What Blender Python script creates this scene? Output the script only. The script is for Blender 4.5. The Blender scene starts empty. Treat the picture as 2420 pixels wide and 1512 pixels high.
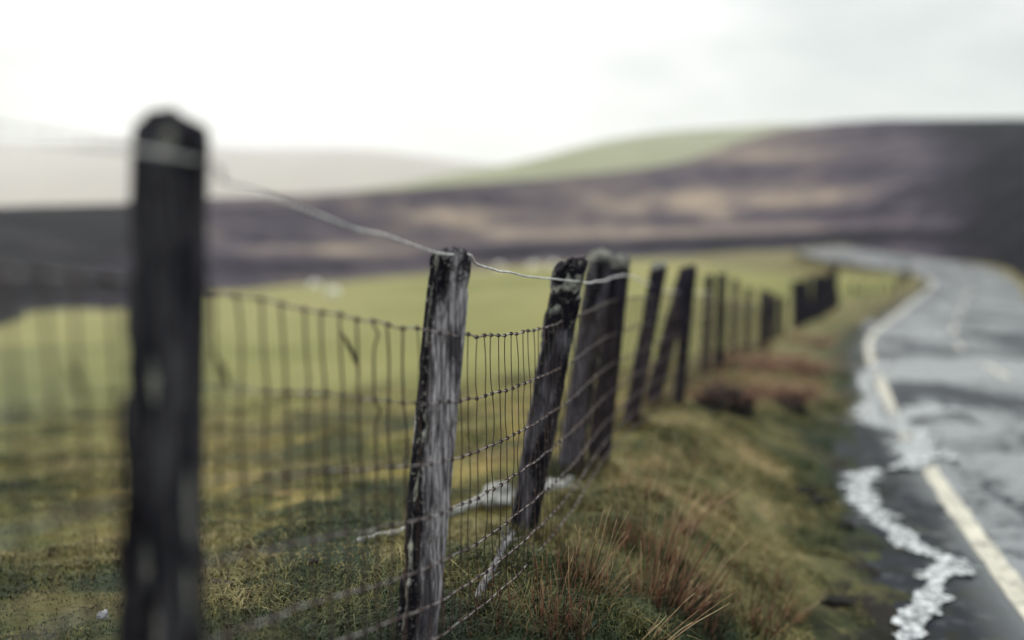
import bpy, math, random
import numpy as np
from mathutils import Vector

random.seed(7)
rng = np.random.default_rng(7)
S = bpy.context.scene
COL = S.collection

# ------------------------------------------------------------------ camera geometry
F, CX, CY = 2352.0, 1209.6, 756.0            # focal length and centre for a 2419 px wide picture
PITCH = math.atan((756 - 500) / F)
cp, sp = math.cos(PITCH), math.sin(PITCH)

def P(u, v, y):
    """world point seen at (u, v) at forward distance y"""
    a, b = (u - CX) / F, (CY - v) / F
    d = (a, cp + b * sp, -sp + b * cp)
    t = y / d[1]
    return (d[0] * t, y, d[2] * t)

# ------------------------------------------------------------------ numpy noise
def _hash(ix, iy, iz, seed):
    n = (ix.astype(np.int64) * 374761393 + iy.astype(np.int64) * 668265263 + iz.astype(np.int64) * 2147483647 + seed * 974711) & 0xFFFFFFFF
    n = ((n ^ (n >> 13)) * 1274126177) & 0xFFFFFFFF
    n = ((n ^ (n >> 15)) * 2246822519) & 0xFFFFFFFF
    return ((n ^ (n >> 16)) & 0xFFFF) / 65535.0

def vn(x, y, z=0.0, seed=0):
    x, y, z = np.broadcast_arrays(np.asarray(x, float), np.asarray(y, float), np.asarray(z, float))
    ix, iy, iz = np.floor(x), np.floor(y), np.floor(z)
    fx, fy, fz = x - ix, y - iy, z - iz
    fx, fy, fz = [f * f * (3 - 2 * f) for f in (fx, fy, fz)]
    r = 0
    for dx in (0, 1):
        for dy in (0, 1):
            for dz in (0, 1):
                w = (fx if dx else 1 - fx) * (fy if dy else 1 - fy) * (fz if dz else 1 - fz)
                r = r + w * _hash(ix + dx, iy + dy, iz + dz, seed)
    return r * 2 - 1

def fbm(x, y, z=0.0, seed=0, o=4):
    r, a, f = 0, 1.0, 1.0
    for k in range(o):
        r = r + a * vn(np.asarray(x) * f, np.asarray(y) * f, np.asarray(z) * f, seed + k)
        a *= .5; f *= 2.03
    return r

def sstep(a, b, x):
    t = np.clip((x - a) / (b - a), 0, 1)
    return t * t * (3 - 2 * t)

# ------------------------------------------------------------------ object helpers
def tag(o, label=None, cat=None, group=None, kind=None):
    if label: o['label'] = label
    if cat: o['category'] = cat
    if group: o['group'] = group
    if kind: o['kind'] = kind
    return o

def mesh_obj(name, verts, faces, mat, parent=None, smooth=True, attrs=None, loc=None):
    me = bpy.data.meshes.new(name)
    verts = np.asarray(verts, float).reshape(-1, 3)
    if isinstance(faces, np.ndarray):
        k = faces.shape[1]; nf = len(faces)
        me.vertices.add(len(verts)); me.vertices.foreach_set('co', verts.astype(np.float32).ravel())
        me.loops.add(nf * k); me.loops.foreach_set('vertex_index', faces.astype(np.int32).ravel())
        me.polygons.add(nf); me.polygons.foreach_set('loop_start', np.arange(0, nf * k, k, dtype=np.int32))
        me.update(calc_edges=True)
    else:
        me.from_pydata([tuple(v) for v in verts], [], [tuple(f) for f in faces])
    me.validate()
    if smooth: me.polygons.foreach_set('use_smooth', np.ones(len(me.polygons), bool))
    for an, av in (attrs or {}).items():
        at = me.attributes.new(an, 'FLOAT', 'POINT')
        at.data.foreach_set('value', np.asarray(av, np.float32))
    if mat: me.materials.append(mat)
    o = bpy.data.objects.new(name, me)
    COL.objects.link(o)
    if loc is not None: o.location = loc
    if parent: o.parent = parent
    return o

def empty(name, loc):
    o = bpy.data.objects.new(name, None)
    o.empty_display_size = .1
    COL.objects.link(o); o.location = loc
    return o

def grid_faces(nr, nc, wrap=False):
    f = []
    r = np.arange(nr - 1)[:, None]; m = nc if wrap else nc - 1
    c = np.arange(m)[None, :]; c2 = (c + 1) % nc
    return np.stack([r * nc + c, r * nc + c2, (r + 1) * nc + c2, (r + 1) * nc + c], -1).reshape(-1, 4)

class Tubes:
    """collects swept tubes into one mesh"""
    def __init__(s): s.v, s.f, s.n, s.a = [], [], 0, []
    def add(s, pts, rad, sides=6, val=0.0):
        pts = np.asarray(pts, float); n = len(pts)
        rad = np.broadcast_to(np.asarray(rad, float), (n,))
        t = np.gradient(pts, axis=0); t /= np.linalg.norm(t, axis=1)[:, None] + 1e-12
        ref = np.array([0, 0, 1.]) if abs(t[:, 2]).mean() < .8 else np.array([1., 0, 0])
        a = np.cross(t, ref); a /= np.linalg.norm(a, axis=1)[:, None] + 1e-12
        b = np.cross(t, a)
        th = np.arange(sides) / sides * 2 * np.pi
        ring = pts[:, None, :] + rad[:, None, None] * (np.cos(th)[None, :, None] * a[:, None, :] + np.sin(th)[None, :, None] * b[:, None, :])
        s.v.append(ring.reshape(-1, 3))
        s.f += (grid_faces(n, sides, True)[:, ::-1] + s.n).tolist()
        s.f.append([s.n + k for k in range(sides)])
        s.f.append([s.n + (n - 1) * sides + k for k in range(sides)][::-1])
        s.a.append(np.broadcast_to(np.asarray(val, float), (n,)).repeat(sides))
        s.n += n * sides
    def build(s, name, mat, parent=None, loc=None):
        v = np.concatenate(s.v)
        if loc is not None: v = v - np.asarray(loc)
        o = mesh_obj(name, v, s.f, mat, parent, attrs={'tint': np.concatenate(s.a)}, loc=loc if parent is None else None)
        return o

# ------------------------------------------------------------------ material helpers
class NT:
    def __init__(s, name):
        s.m = bpy.data.materials.new(name); s.m.use_nodes = True
        s.t = s.m.node_tree; s.n = s.t.nodes
        s.p = s.n['Principled BSDF']
    def new(s, typ, **kw):
        n = s.n.new(typ)
        for k, v in kw.items(): setattr(n, k, v)
        return n
    def link(s, a, b): s.t.links.new(a, b)
    def noise(s, vec, scale, detail=4, rough=.55, dist=0.0):
        n = s.new('ShaderNodeTexNoise'); n.inputs['Scale'].default_value = scale
        n.inputs['Detail'].default_value = detail; n.inputs['Roughness'].default_value = rough
        n.inputs['Distortion'].default_value = dist
        if vec is not None: s.link(vec, n.inputs['Vector'])
        return n.outputs['Fac']
    def mapping(s, vec, scale=(1, 1, 1), loc=(0, 0, 0)):
        n = s.new('ShaderNodeMapping'); n.inputs['Scale'].default_value = scale; n.inputs['Location'].default_value = loc
        s.link(vec, n.inputs['Vector']); return n.outputs['Vector']
    def ramp(s, fac, stops, interp='LINEAR'):
        n = s.new('ShaderNodeValToRGB'); e = n.color_ramp.elements; n.color_ramp.interpolation = interp
        while len(e) < len(stops): e.new(.5)
        for el, (p, c) in zip(e, stops):
            el.position = p; el.color = (*c, 1) if hasattr(c, '__len__') else (c, c, c, 1)
        s.link(fac, n.inputs['Fac']); return n.outputs['Color']
    def mix(s, fac, a, b, mode='MIX'):
        n = s.new('ShaderNodeMix', data_type='RGBA', blend_type=mode)
        for i, x in ((0, fac), (6, a), (7, b)):
            if hasattr(x, 'is_linked') or hasattr(x, 'node'): s.link(x, n.inputs[i])
            elif i == 0: n.inputs[0].default_value = x
            else: n.inputs[i].default_value = (*x, 1) if hasattr(x, '__len__') else (x, x, x, 1)
        return n.outputs[2]
    def math(s, op, a, b=None, clamp=False):
        n = s.new('ShaderNodeMath', operation=op, use_clamp=clamp)
        for i, x in ((0, a), (1, b)):
            if x is None: continue
            if hasattr(x, 'node'): s.link(x, n.inputs[i])
            else: n.inputs[i].default_value = x
        return n.outputs[0]
    def attr(s, name):
        return s.new('ShaderNodeAttribute', attribute_name=name).outputs['Fac']
    def obj(s): return s.new('ShaderNodeTexCoord').outputs['Object']
    def pos(s): return s.new('ShaderNodeNewGeometry').outputs['Position']
    def rnd(s): return s.new('ShaderNodeObjectInfo').outputs['Random']
    def bump(s, h, strength=.5, dist=.01):
        n = s.new('ShaderNodeBump'); n.inputs['Strength'].default_value = strength; n.inputs['Distance'].default_value = dist
        s.link(h, n.inputs['Height']); s.link(n.outputs[0], s.p.inputs['Normal'])
    def out(s, col=None, rough=None, spec=None):
        for k, x in (('Base Color', col), ('Roughness', rough), ('Specular IOR Level', spec)):
            if x is None: continue
            if hasattr(x, 'node'): s.link(x, s.p.inputs[k])
            else: s.p.inputs[k].default_value = (*x, 1) if hasattr(x, '__len__') else x
        return s.m

# ------------------------------------------------------------------ the lie of the land
# road: left edge line, x, y, z of the road surface
ROAD_L = np.array([(-3.2, -20, -.55), (-1.2, -8, -1.05), (.35, -3, -1.35), (1.38, 1, -1.55), (2.28, 4.5, -1.70), (2.92, 6.9, -1.80), (4.1, 10.9, -2.00), (7.35, 20.4, -2.60),
                   (10.8, 28, -2.9), (14.6, 36, -3.15), (20.3, 48, -3.50), (24.0, 58, -3.72), (25.6, 66, -3.80), (25.3, 76, -3.75), (26.6, 90, -3.75), (31, 106, -4.1), (39, 130, -5.0)])
def catmull(pts, n):
    pts = np.asarray(pts, float)
    p = np.vstack([2 * pts[0] - pts[1], pts, 2 * pts[-1] - pts[-2]])
    out = []
    for i in range(len(pts) - 1):
        p0, p1, p2, p3 = p[i:i + 4]
        t = np.linspace(0, 1, n, endpoint=False)[:, None]
        out.append(.5 * (2 * p1 + (p2 - p0) * t + (2 * p0 - 5 * p1 + 4 * p2 - p3) * t ** 2 + (3 * p1 - p0 - 3 * p2 + p3) * t ** 3))
    out.append(pts[-1:])
    return np.vstack(out)
RL = catmull(ROAD_L, 24)
_t = np.gradient(RL[:, :2], axis=0); _t /= np.linalg.norm(_t, axis=1)[:, None]
RN = np.stack([_t[:, 1], -_t[:, 0]], 1)               # to the right of the road's run
RW0, RW1 = -.62, 3.65                                  # from shoulder edge to the far edge
RTILT = .0 + .13 * sstep(40, 62, RL[:, 1])            # the bend is banked

def road_coord(x, y):
    """signed offset right of the edge line, road surface height there"""
    x = np.asarray(x, float).ravel(); y = np.asarray(y, float).ravel()
    s = np.full(len(x), -1e3); z = np.zeros(len(x))
    for a in range(0, len(x), 20000):
        xx, yy = x[a:a + 20000, None], y[a:a + 20000, None]
        # nearest sample of the middle line
        mx = RL[:, 0] + RN[:, 0] * 1.85; my = RL[:, 1] + RN[:, 1] * 1.85
        d2 = (xx - mx) ** 2 + (yy - my) ** 2
        i = d2.argmin(1)
        s[a:a + 20000] = (xx[:, 0] - RL[i, 0]) * RN[i, 0] + (yy[:, 0] - RL[i, 1]) * RN[i, 1]
        # interpolate along the run
        al = (xx[:, 0] - mx[i]) * _t[i, 0] + (yy[:, 0] - my[i]) * _t[i, 1]
        gz = np.gradient(RL[:, 2]) / (np.linalg.norm(np.gradient(RL[:, :2], axis=0), axis=1) + 1e-9)
        z[a:a + 20000] = RL[i, 2] + gz[i] * np.clip(al, -1, 1) + RTILT[i] * np.clip(s[a:a + 20000], RW0, RW1)
        far = d2.min(1) > 60 ** 2
        s[a:a + 20000][far] = -1e3
    return s, z

# fence run: foot u, v, distance
FB = [(375, 2390, 1.25), (985, 1530, 2.35), (1238, 1252, 3.4), (1368, 1126, 4.6), (1486, 1000, 5.95), (1548, 944, 7.1), (1680, 880, 9.8), (1731, 845, 12.3), (1790, 826, 15.0), (1845, 800, 18.6), (1900, 762, 22), (1960, 735, 26), (2040, 708, 33), (2120, 684, 42)]
FPTS = [P(*b) for b in FB]
CTRL = list(FPTS)
CTRL += [(-.7, .1, -.98), (-.9, -1.2, -.95), (-1.6, -5, -.8), (-3, -15, -.3)]
# verge between fence and road
CTRL += [P(1400, 1500, 2.6), P(1600, 1200, 4.0), P(1780, 1300, 4.0), P(1960, 1400, 4.05), P(1800, 1050, 6.0), P(1640, 985, 7.2), P(1900, 900, 9.4), P(1720, 1440, 3.1), P(1950, 790, 17.5), (.3, 1.2, -1.08), (.7, 0, -1.15), (-.2, -1, -1.02), (.1,-3,-1.1)]
# field on the left
for u, k in ((620, 0.), (200, .25), (-300, .5), (950, -.05)):
    for y, z in ((2.4, -1.03), (3.6, -1.17), (5, -1.42), (10, -2.08), (20, -3.25), (50, -5.9), (100, -8.9)):
        x = (u - CX) / F * y
        if y == 2.4 and u == 950: continue
        CTRL.append((x, y, z - k * (y / 100.) ** .8 * 3))
CTRL += [P(1300, 790, 20), P(1500, 760, 22), P(1450, 690, 50), P(1700, 655, 50), P(1750, 690, 30), P(1950, 655, 55)]
MOOR_EDGE = [(-1500, 900, 45), (-600, 815, 62), (0, 770, 85), (300, 745, 105), (480, 694, 140), (650, 678, 155), (800, 666, 170), (1000, 648, 185), (1200, 633, 190), (1500, 611, 180), (1750, 596, 165), (1900, 588, 150), (2050, 590, 125), (2170, 612, 96), (2280, 634, 74), (2400, 678, 48), (2600, 745, 32), (3000, 800, 24), (3700, 850, 20)]
CTRL += [P(*m) for m in MOOR_EDGE]
CTRL += [(-60, 30, -6), (-30, 5, -2.5), (-10, -5, -1.2), (-40, -40, -2), (20, -20, 1.0), (40, 10, 2)]
CT = np.array(CTRL)
def _k(r): return r
_d = np.linalg.norm(CT[:, None, :2] - CT[None, :, :2], axis=2)
_A = np.block([[_k(_d) - np.eye(len(CT)) * .02, np.ones((len(CT), 1)), CT[:, :2]], [np.ones((1, len(CT))), np.zeros((1, 3))], [CT[:, :2].T, np.zeros((2, 3))]])
_w = np.linalg.solve(_A, np.r_[CT[:, 2], 0, 0, 0])

def base_z(x, y):
    x = np.asarray(x, float).ravel(); y = np.asarray(y, float).ravel()
    z = np.zeros(len(x))
    for a in range(0, len(x), 20000):
        xx, yy = x[a:a + 20000], y[a:a + 20000]
        r = np.hypot(xx[:, None] - CT[:, 0], yy[:, None] - CT[:, 1])
        z[a:a + 20000] = r @ _w[:len(CT)] + _w[-3] + _w[-2] * xx + _w[-1] * yy
    r = np.hypot(x, y)
    f = sstep(190, 420, r)
    return z * (1 - f) + f * (-38)

def ground(x, y, detail=True):
    x = np.asarray(x, float).ravel(); y = np.asarray(y, float).ravel()
    z = base_z(x, y)
    s, rz = road_coord(x, y)
    r = np.hypot(x, y)
    if detail:
        near = 1 - sstep(10, 40, r)
        z = z + near * (.045 * vn(x * 1.7, y * 1.7, seed=3) + .028 * vn(x * 5, y * 5, seed=4) + .012 * vn(x * 14, y * 14, seed=5)) \
              + (1 - near) * .15 * vn(x * .25, y * .25, seed=6) * (1 - sstep(150, 400, r))
    E = RW0 + .33 * sstep(6.5, 10.5, y)            # the turf creeps in over the shoulder further on
    wl = sstep(E - 1.0, E - .15, s)             # left bank down to the shoulder
    wr = 1 - sstep(RW1 + .05, RW1 + 4.0, s)
    w = np.where(s < 2, wl, wr); w[s < -900] = 0
    edge = (.022 * vn(x * 3.1, y * 3.1, seed=9) + .022 * vn(x * 9, y * 9, seed=10) + .012 * vn(x * 24, y * 24, seed=12)) * (1 - sstep(25, 60, r))
    z = z * (1 - w) + w * (rz + .006 + edge + np.where(s < 2, -(s - E) * .16, (s - RW1) * .1))
    z = np.where((s > E + .3) & (s < RW1), rz - .06, z)
    return z

def gz1(x, y): return float(ground([x], [y])[0])

def hit(u, v):
    ys = np.geomspace(.8, 400, 3000)
    q = np.array(P(u, v, 1.0))
    z = ground(q[0] * ys, ys); below = q[2] * ys < z
    i = below.argmax() if below.any() else len(ys) - 1
    y = ys[i]
    return np.array((q[0] * y, y, z[i]))

# ------------------------------------------------------------------ materials
def mat_ground():
    m = NT('turf'); pos = m.pos()
    big = m.noise(pos, .55, 5, .6); mid = m.noise(pos, 3.0, 5, .65); fine = m.noise(pos, 38, 6, .7)
    verge = m.ramp(mid, [(.30, (.018, .021, .008)), (.40, (.052, .054, .018)), (.52, (.135, .114, .045)), (.68, (.25, .188, .092))])
    deep_green = m.ramp(mid, [(.3, (.010, .020, .006)), (.5, (.032, .056, .013)), (.7, (.080, .084, .025))])
    verge = m.mix(m.attr('deep_green'), verge, deep_green)
    nearf = m.ramp(mid, [(.3, (.038, .044, .011)), (.42, (.11, .10, .026)), (.58, (.21, .155, .045)), (.72, (.24, .15, .065))])
    farf = m.ramp(m.math('ADD', m.math('MULTIPLY', m.noise(pos, .045, 5, .6), .6), m.math('MULTIPLY', m.noise(pos, .5, 5, .7), .4)), [(.38, (.105, .110, .027)), (.5, (.170, .160, .050)), (.62, (.225, .182, .072))])
    fieldc = m.mix(m.attr('far'), nearf, farf)
    c = m.mix(m.attr('field'), verge, m.mix(m.attr('deep_green'), fieldc, m.ramp(mid, [(.3, (.030, .042, .010)), (.5, (.065, .075, .018)), (.7, (.10, .095, .03))])))
    c = m.mix(m.math('MULTIPLY', m.attr('mud'), m.ramp(m.noise(pos, 5, 5, .7), [(.38, 0.0), (.55, 1.0)])), c, (.016, .012, .010))
    c = m.mix(m.attr('moss_and_vignette'), c, (.014, .022, .008))
    c = m.mix(m.attr('heath'), c, m.ramp(mid, [(.35, (.006, .005, .006)), (.6, (.028, .020, .018))]))
    c = m.mix(.75, c, m.ramp(fine, [(.25, .35), (.5, 1.0), (.75, 1.5)]), 'MULTIPLY')
    m.bump(m.math('ADD', fine, m.math('MULTIPLY', mid, 2.0)), .7, .02)
    return m.out(c, .9, .2)

def mat_moor(name, scale, stops, rust=None):
    m = NT(name); pos = m.pos()
    n = m.noise(m.mapping(pos, (.6, .42, 1.0)), scale, 6, .62, .6)
    n2 = m.noise(pos, scale * 6, 5, .75)
    f = m.math('ADD', m.math('MULTIPLY', n, .62), m.math('MULTIPLY', n2, .38))
    f = m.math('ADD', f, m.attr('band'))
    return m.out(m.ramp(f, stops), .95, .1)

def mat_road():
    m = NT('wet_asphalt'); pos = m.pos()
    st = m.noise(m.mapping(pos, (.42, .20, 1), (3.1, 1.7, 0)), 1.5, 6, .62, 1.2)
    fine = m.noise(pos, 150, 3, .7)
    mid = m.noise(pos, 9, 6, .68)
    patch = m.noise(m.mapping(pos, (1.6, .25, 1)), 1.0, 4, .6)
    f = m.math('ADD', m.math('MULTIPLY', st, .78), m.math('MULTIPLY', mid, .22))
    wet = m.ramp(f, [(.455, 0.0), (.51, 1.0)])
    wet = m.mix(m.attr('shoulder'), wet, m.ramp(mid, [(.52, 0.0), (.72, .28)]))
    dry = m.mix(m.math('MULTIPLY', m.math('SUBTRACT', 1.0, m.attr('shoulder')), m.ramp(patch, [(.42, 0.0), (.58, 1.0)])), m.ramp(fine, [(.3, (.004, .005, .007)), (.7, (.028, .030, .038))]), m.ramp(fine, [(.3, (.010, .011, .014)), (.7, (.055, .057, .066))]))
    col = m.mix(wet, dry, m.ramp(fine, [(.3, (.008, .009, .011)), (.7, (.022, .023, .026))]))
    col = m.mix(m.math('MULTIPLY', m.attr('shoulder'), m.ramp(m.noise(pos, 6, 5, .7), [(.48, 0.0), (.62, .9)])), col, (.016, .017, .010))
    rough = m.ramp(wet, [(0, .60), (1, .27)])
    spec = m.mix(m.attr('shoulder'), m.ramp(wet, [(0, .14), (1, 1.0)]), m.ramp(wet, [(0, .06), (1, .9)]))
    h = m.math('ADD', m.math('MULTIPLY', fine, m.ramp(wet, [(0, 1.0), (1, .10)])), m.math('MULTIPLY', mid, .2))
    m.bump(h, .3, .005)
    bn = m.p.inputs['Normal'].links[0].from_socket
    # standing water lies level
    mx = m.new('ShaderNodeMix', data_type='VECTOR'); m.link(m.math('MULTIPLY', wet, .9), mx.inputs[0]); m.link(bn, mx.inputs[4])
    rp = m.new('ShaderNodeBump'); rp.inputs['Strength'].default_value = .12; rp.inputs['Distance'].default_value = .02
    up = m.new('ShaderNodeCombineXYZ'); up.inputs[2].default_value = 1.0
    m.link(up.outputs[0], rp.inputs['Normal']); m.link(m.noise(m.mapping(pos, (1, .6, 1)), 14, 4, .6), rp.inputs['Height'])
    m.link(rp.outputs[0], mx.inputs[5])
    m.link(m.math('MULTIPLY', wet, .9), m.p.inputs['Coat Weight']); m.p.inputs['Coat Roughness'].default_value = .20; m.p.inputs['Coat IOR'].default_value = 1.6; m.link(rp.outputs[0], m.p.inputs['Coat Normal'])
    nn = m.new('ShaderNodeVectorMath', operation='NORMALIZE'); m.link(mx.outputs[1], nn.inputs[0]); m.link(nn.outputs[0], m.p.inputs['Normal'])
    return m.out(col, rough, spec)

def mat_paint():
    m = NT('road_paint'); pos = m.pos()
    n = m.noise(pos, 30, 5, .7); b = m.noise(pos, 5, 4, .6)
    c = m.ramp(m.math('ADD', m.math('MULTIPLY', n, .6), m.math('MULTIPLY', b, .4)), [(.36, (.05, .05, .05)), (.45, (.34, .31, .25)), (.62, (.60, .55, .44))])
    m.bump(n, .3, .003)
    return m.out(c, .45)

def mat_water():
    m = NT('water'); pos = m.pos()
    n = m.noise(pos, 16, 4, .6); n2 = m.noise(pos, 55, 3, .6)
    sky_glint = m.ramp(m.noise(pos, 24, 5, .75), [(.42, 0.0), (.66, 1.0)])  # white sky glitter on the ripples, put into the water colour
    col = m.mix(sky_glint, (.06, .064, .068), (.76, .77, .77))
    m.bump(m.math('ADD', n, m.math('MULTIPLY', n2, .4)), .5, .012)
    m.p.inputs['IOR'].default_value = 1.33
    return m.out(col, m.ramp(sky_glint, [(0, .04), (1, .4)]), .5)

def mat_wood(name, lights, darks, lichen=.5, bias=0.0):
    m = NT(name); ob = m.obj()
    off = m.new('ShaderNodeVectorMath', operation='ADD'); m.link(ob, off.inputs[0])
    cmb = m.new('ShaderNodeCombineXYZ'); r = m.math('MULTIPLY', m.rnd(), 37.0)
    for i in range(3): m.link(r, cmb.inputs[i])
    m.link(cmb.outputs[0], off.inputs[1]); v = off.outputs[0]
    grain = m.noise(m.mapping(v, (1, 1, .045)), 150, 6, .7, .3)
    broad = m.noise(m.mapping(v, (1, 1, .22)), 26, 5, .65)
    spots = m.noise(v, 60, 5, .75)
    wood = m.ramp(grain, [(.36, darks), (.48, tuple(.40 * a + .60 * b for a, b in zip(lights, darks))), (.60, lights)])
    wood = m.mix(m.ramp(broad, [(.40, .85), (.54, 0.0)]), wood, darks)
    dark = m.ramp(spots, [(.42, (.004, .004, .007)), (.58, (.014, .012, .016)), (.70, tuple(lichen * x for x in (.34, .33, .28)))])
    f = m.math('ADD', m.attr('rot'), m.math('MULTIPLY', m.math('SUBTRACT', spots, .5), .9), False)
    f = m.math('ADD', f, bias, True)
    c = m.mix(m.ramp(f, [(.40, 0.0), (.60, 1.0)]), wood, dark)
    c = m.mix(m.ramp(m.attr('pale'), [(.45, 0.0), (.7, .85)]), c, m.ramp(spots, [(.38, (.05, .05, .05)), (.6, (.36, .35, .30))]))
    m.bump(m.math('ADD', grain, m.math('MULTIPLY', spots, .8)), .8, .006)
    return m.out(c, .92, .1)

def mat_wire(name, a, b, rough=.5, metal=.3, sc=30):
    m = NT(name); n = m.noise(m.pos(), sc, 5, .7)
    m.p.inputs['Metallic'].default_value = metal
    return m.out(m.ramp(n, [(.42, a), (.60, b)]), rough, .5)

def mat_blade(name, stops):
    m = NT(name)
    c = m.ramp(m.attr('tint'), stops)
    c = m.mix(.5, c, m.ramp(m.noise(m.pos(), 60, 3, .6), [(.3, .5), (.7, 1.4)]), 'MULTIPLY')
    return m.out(c, .7, .3)

def mat_simple(name, a, b, scale=20, rough=.85, bump=.5):
    m = NT(name); n = m.noise(m.obj(), scale, 6, .65)
    m.bump(n, bump, .01)
    return m.out(m.ramp(n, [(.35, a), (.65, b)]), rough, .3)

M = dict(
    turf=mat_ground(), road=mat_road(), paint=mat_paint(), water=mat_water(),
    wood_grey=mat_wood('weathered_grey_wood', (.56, .52, .54), (.022, .019, .026), 1.0),
    wood_dark=mat_wood('dark_weathered_wood', (.050, .043, .060), (.004, .003, .007), .5, .07),
    wood_front=mat_wood('damp_dark_wood', (.085, .080, .088), (.004, .004, .008), .16, .02),
    wood_mid=mat_wood('old_oak_wood', (.18, .165, .19), (.009, .008, .013), .8, .06),
    galv=mat_wire('galvanised_wire', (.085, .045, .042), (.36, .33, .32)),
    top=mat_wire('bright_twisted_wire', (.40, .38, .37), (.62, .60, .58), .42, .35),
    rust=mat_wire('rusty_wire', (.012, .008, .008), (.060, .030, .020), .7, .1),
    grass=mat_blade('short_turf_blades', [(0, (.012, .022, .006)), (.25, (.042, .054, .013)), (.5, (.125, .105, .032)), (.75, (.20, .165, .062)), (1, (.36, .27, .13))]),
    stalk=mat_blade('dry_moor_grass', [(0, (.018, .022, .008)), (.22, (.075, .026, .018)), (.45, (.19, .075, .045)), (.7, (.32, .19, .10)), (1, (.48, .37, .21))]),
    frond=mat_blade('rust_dead_fronds', [(0, (.035, .016, .012)), (.5, (.20, .085, .058)), (1, (.40, .21, .15))]),
    peat=mat_simple('black_peat_and_shade', (.004, .004, .003), (.014, .012, .009), 14, .95, .9),
    bleached=mat_simple('bleached_wood', (.13, .125, .115), (.38, .37, .35), 30),
    stone=mat_simple('pale_stone', (.16, .155, .17), (.34, .33, .35), 25),
    twig=mat_simple('lichen_twig', (.04, .038, .042), (.20, .19, .19), 60),
    darktwig=mat_simple('dark_twig', (.02, .018, .018), (.07, .05, .045), 60),
    leaf=mat_simple('dry_leaf', (.03, .028, .014), (.13, .105, .06), 40),
    fleece=mat_simple('fleece', (.70, .68, .60), (.88, .86, .80), 14),
)

# ------------------------------------------------------------------ ground sheet
def fence_side(x, y):
    """positive on the field side of the fence, metres"""
    fx = np.interp(y, FLY, FLX)
    return fx - x
FL = catmull([(-3, -15, 0), (-1.6, -5, 0), (-.9, -1.2, 0), (-.7, .1, 0)] + FPTS + [(23.0, 58, 0), (24.3, 68, 0), (23.5, 80, 0), (23.8, 100, 0)], 16)
FLX, FLY = FL[:, 0], FL[:, 1]

def build_ground():
    rr = np.r_[0, np.geomspace(.5, 12, 250), np.geomspace(12.2, 9000, 190)]
    fr = np.linspace(-40, 40, 420)
    bk = np.linspace(40, 320, 90)[1:-1]
    th = np.radians(np.r_[fr, bk]); nc = len(th)
    X = (rr[:, None] * np.sin(th)).ravel(); Y = (rr[:, None] * np.cos(th)).ravel()
    Z = ground(X, Y)
    s, _ = road_coord(X, Y); r = np.hypot(X, Y)
    fs = fence_side(X, Y)
    field = sstep(-.1, .35, fs + .25 * vn(X * 2, Y * 2, seed=21))
    far = sstep(5, 16, r)
    mud = sstep(-1.05, -.62, s - .33 * sstep(6.5, 10.5, Y) + .14 * vn(X * 4, Y * 4, seed=22)) * (s < 2)
    deep_green = sstep(.75, 1.45, -fs + .4 * vn(X * .9, Y * .9, seed=23)) * .95
    deep_green = np.clip(deep_green + .35 * sstep(.2, .7, vn(X * .6, Y * .6, seed=24)) * (fs < 0), 0, 1)
    heath = sstep(.2, 1.6, s - RW1 + .4 * vn(X * .8, Y * .8, seed=26)) * (s > 0)
    deep_green = deep_green * (1 - sstep(22, 40, r))
    moss_and_vignette = sstep(.15, .6, vn(X * 1.6, Y * 1.6, seed=25)) * (r < 14) * .8
    moss_and_vignette = np.clip(moss_and_vignette + .85 * sstep(4.4, 2.4, Y + .5 * vn(X * 2.2, Y * 2.2, seed=27)) * (r < 14), 0, 1)  # ground close to the camera darkened, vignette put into its colour
    deep_green = np.clip(deep_green, 0, 1) * (fs < .2) + .8 * sstep(.36, .56, -X / np.maximum(Y, .1) + .05 * vn(X, Y, seed=28)) * (fs >= .2) * (Y > 0) * sstep(60, 20, r)  # left of the field turned darker green, vignette in the grass colour
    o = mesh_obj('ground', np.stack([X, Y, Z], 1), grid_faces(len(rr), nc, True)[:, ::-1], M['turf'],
                 attrs=dict(field=field, far=far, mud=mud, deep_green=deep_green, moss_and_vignette=moss_and_vignette, heath=heath))
    tag(o, kind='structure')
build_ground()

# ------------------------------------------------------------------ road and its paint
def ribbon(s0, s1, ns, i0, i1, dz, name, mat, jitter=0.0, attrs=True, thick=False):
    i = np.arange(i0, i1)
    sl = np.linspace(s0, s1, ns)
    X = RL[i, 0][:, None] + RN[i, 0][:, None] * sl
    Y = RL[i, 1][:, None] + RN[i, 1][:, None] * sl
    Z = RL[i, 2][:, None] + RTILT[i][:, None] * sl + dz - .03 * ((sl - 2) / 2.6) ** 2 * (sl > -.1) + .006 * vn(X * 1.3, Y * 1.3, seed=31)
    if jitter:
        k = (np.arange(ns) == 0)[None, :] * 1.0
        X = X + k * jitter * fbm(Y * 2.2, X * 0, seed=32)
    return X, Y, Z, sl

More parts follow.
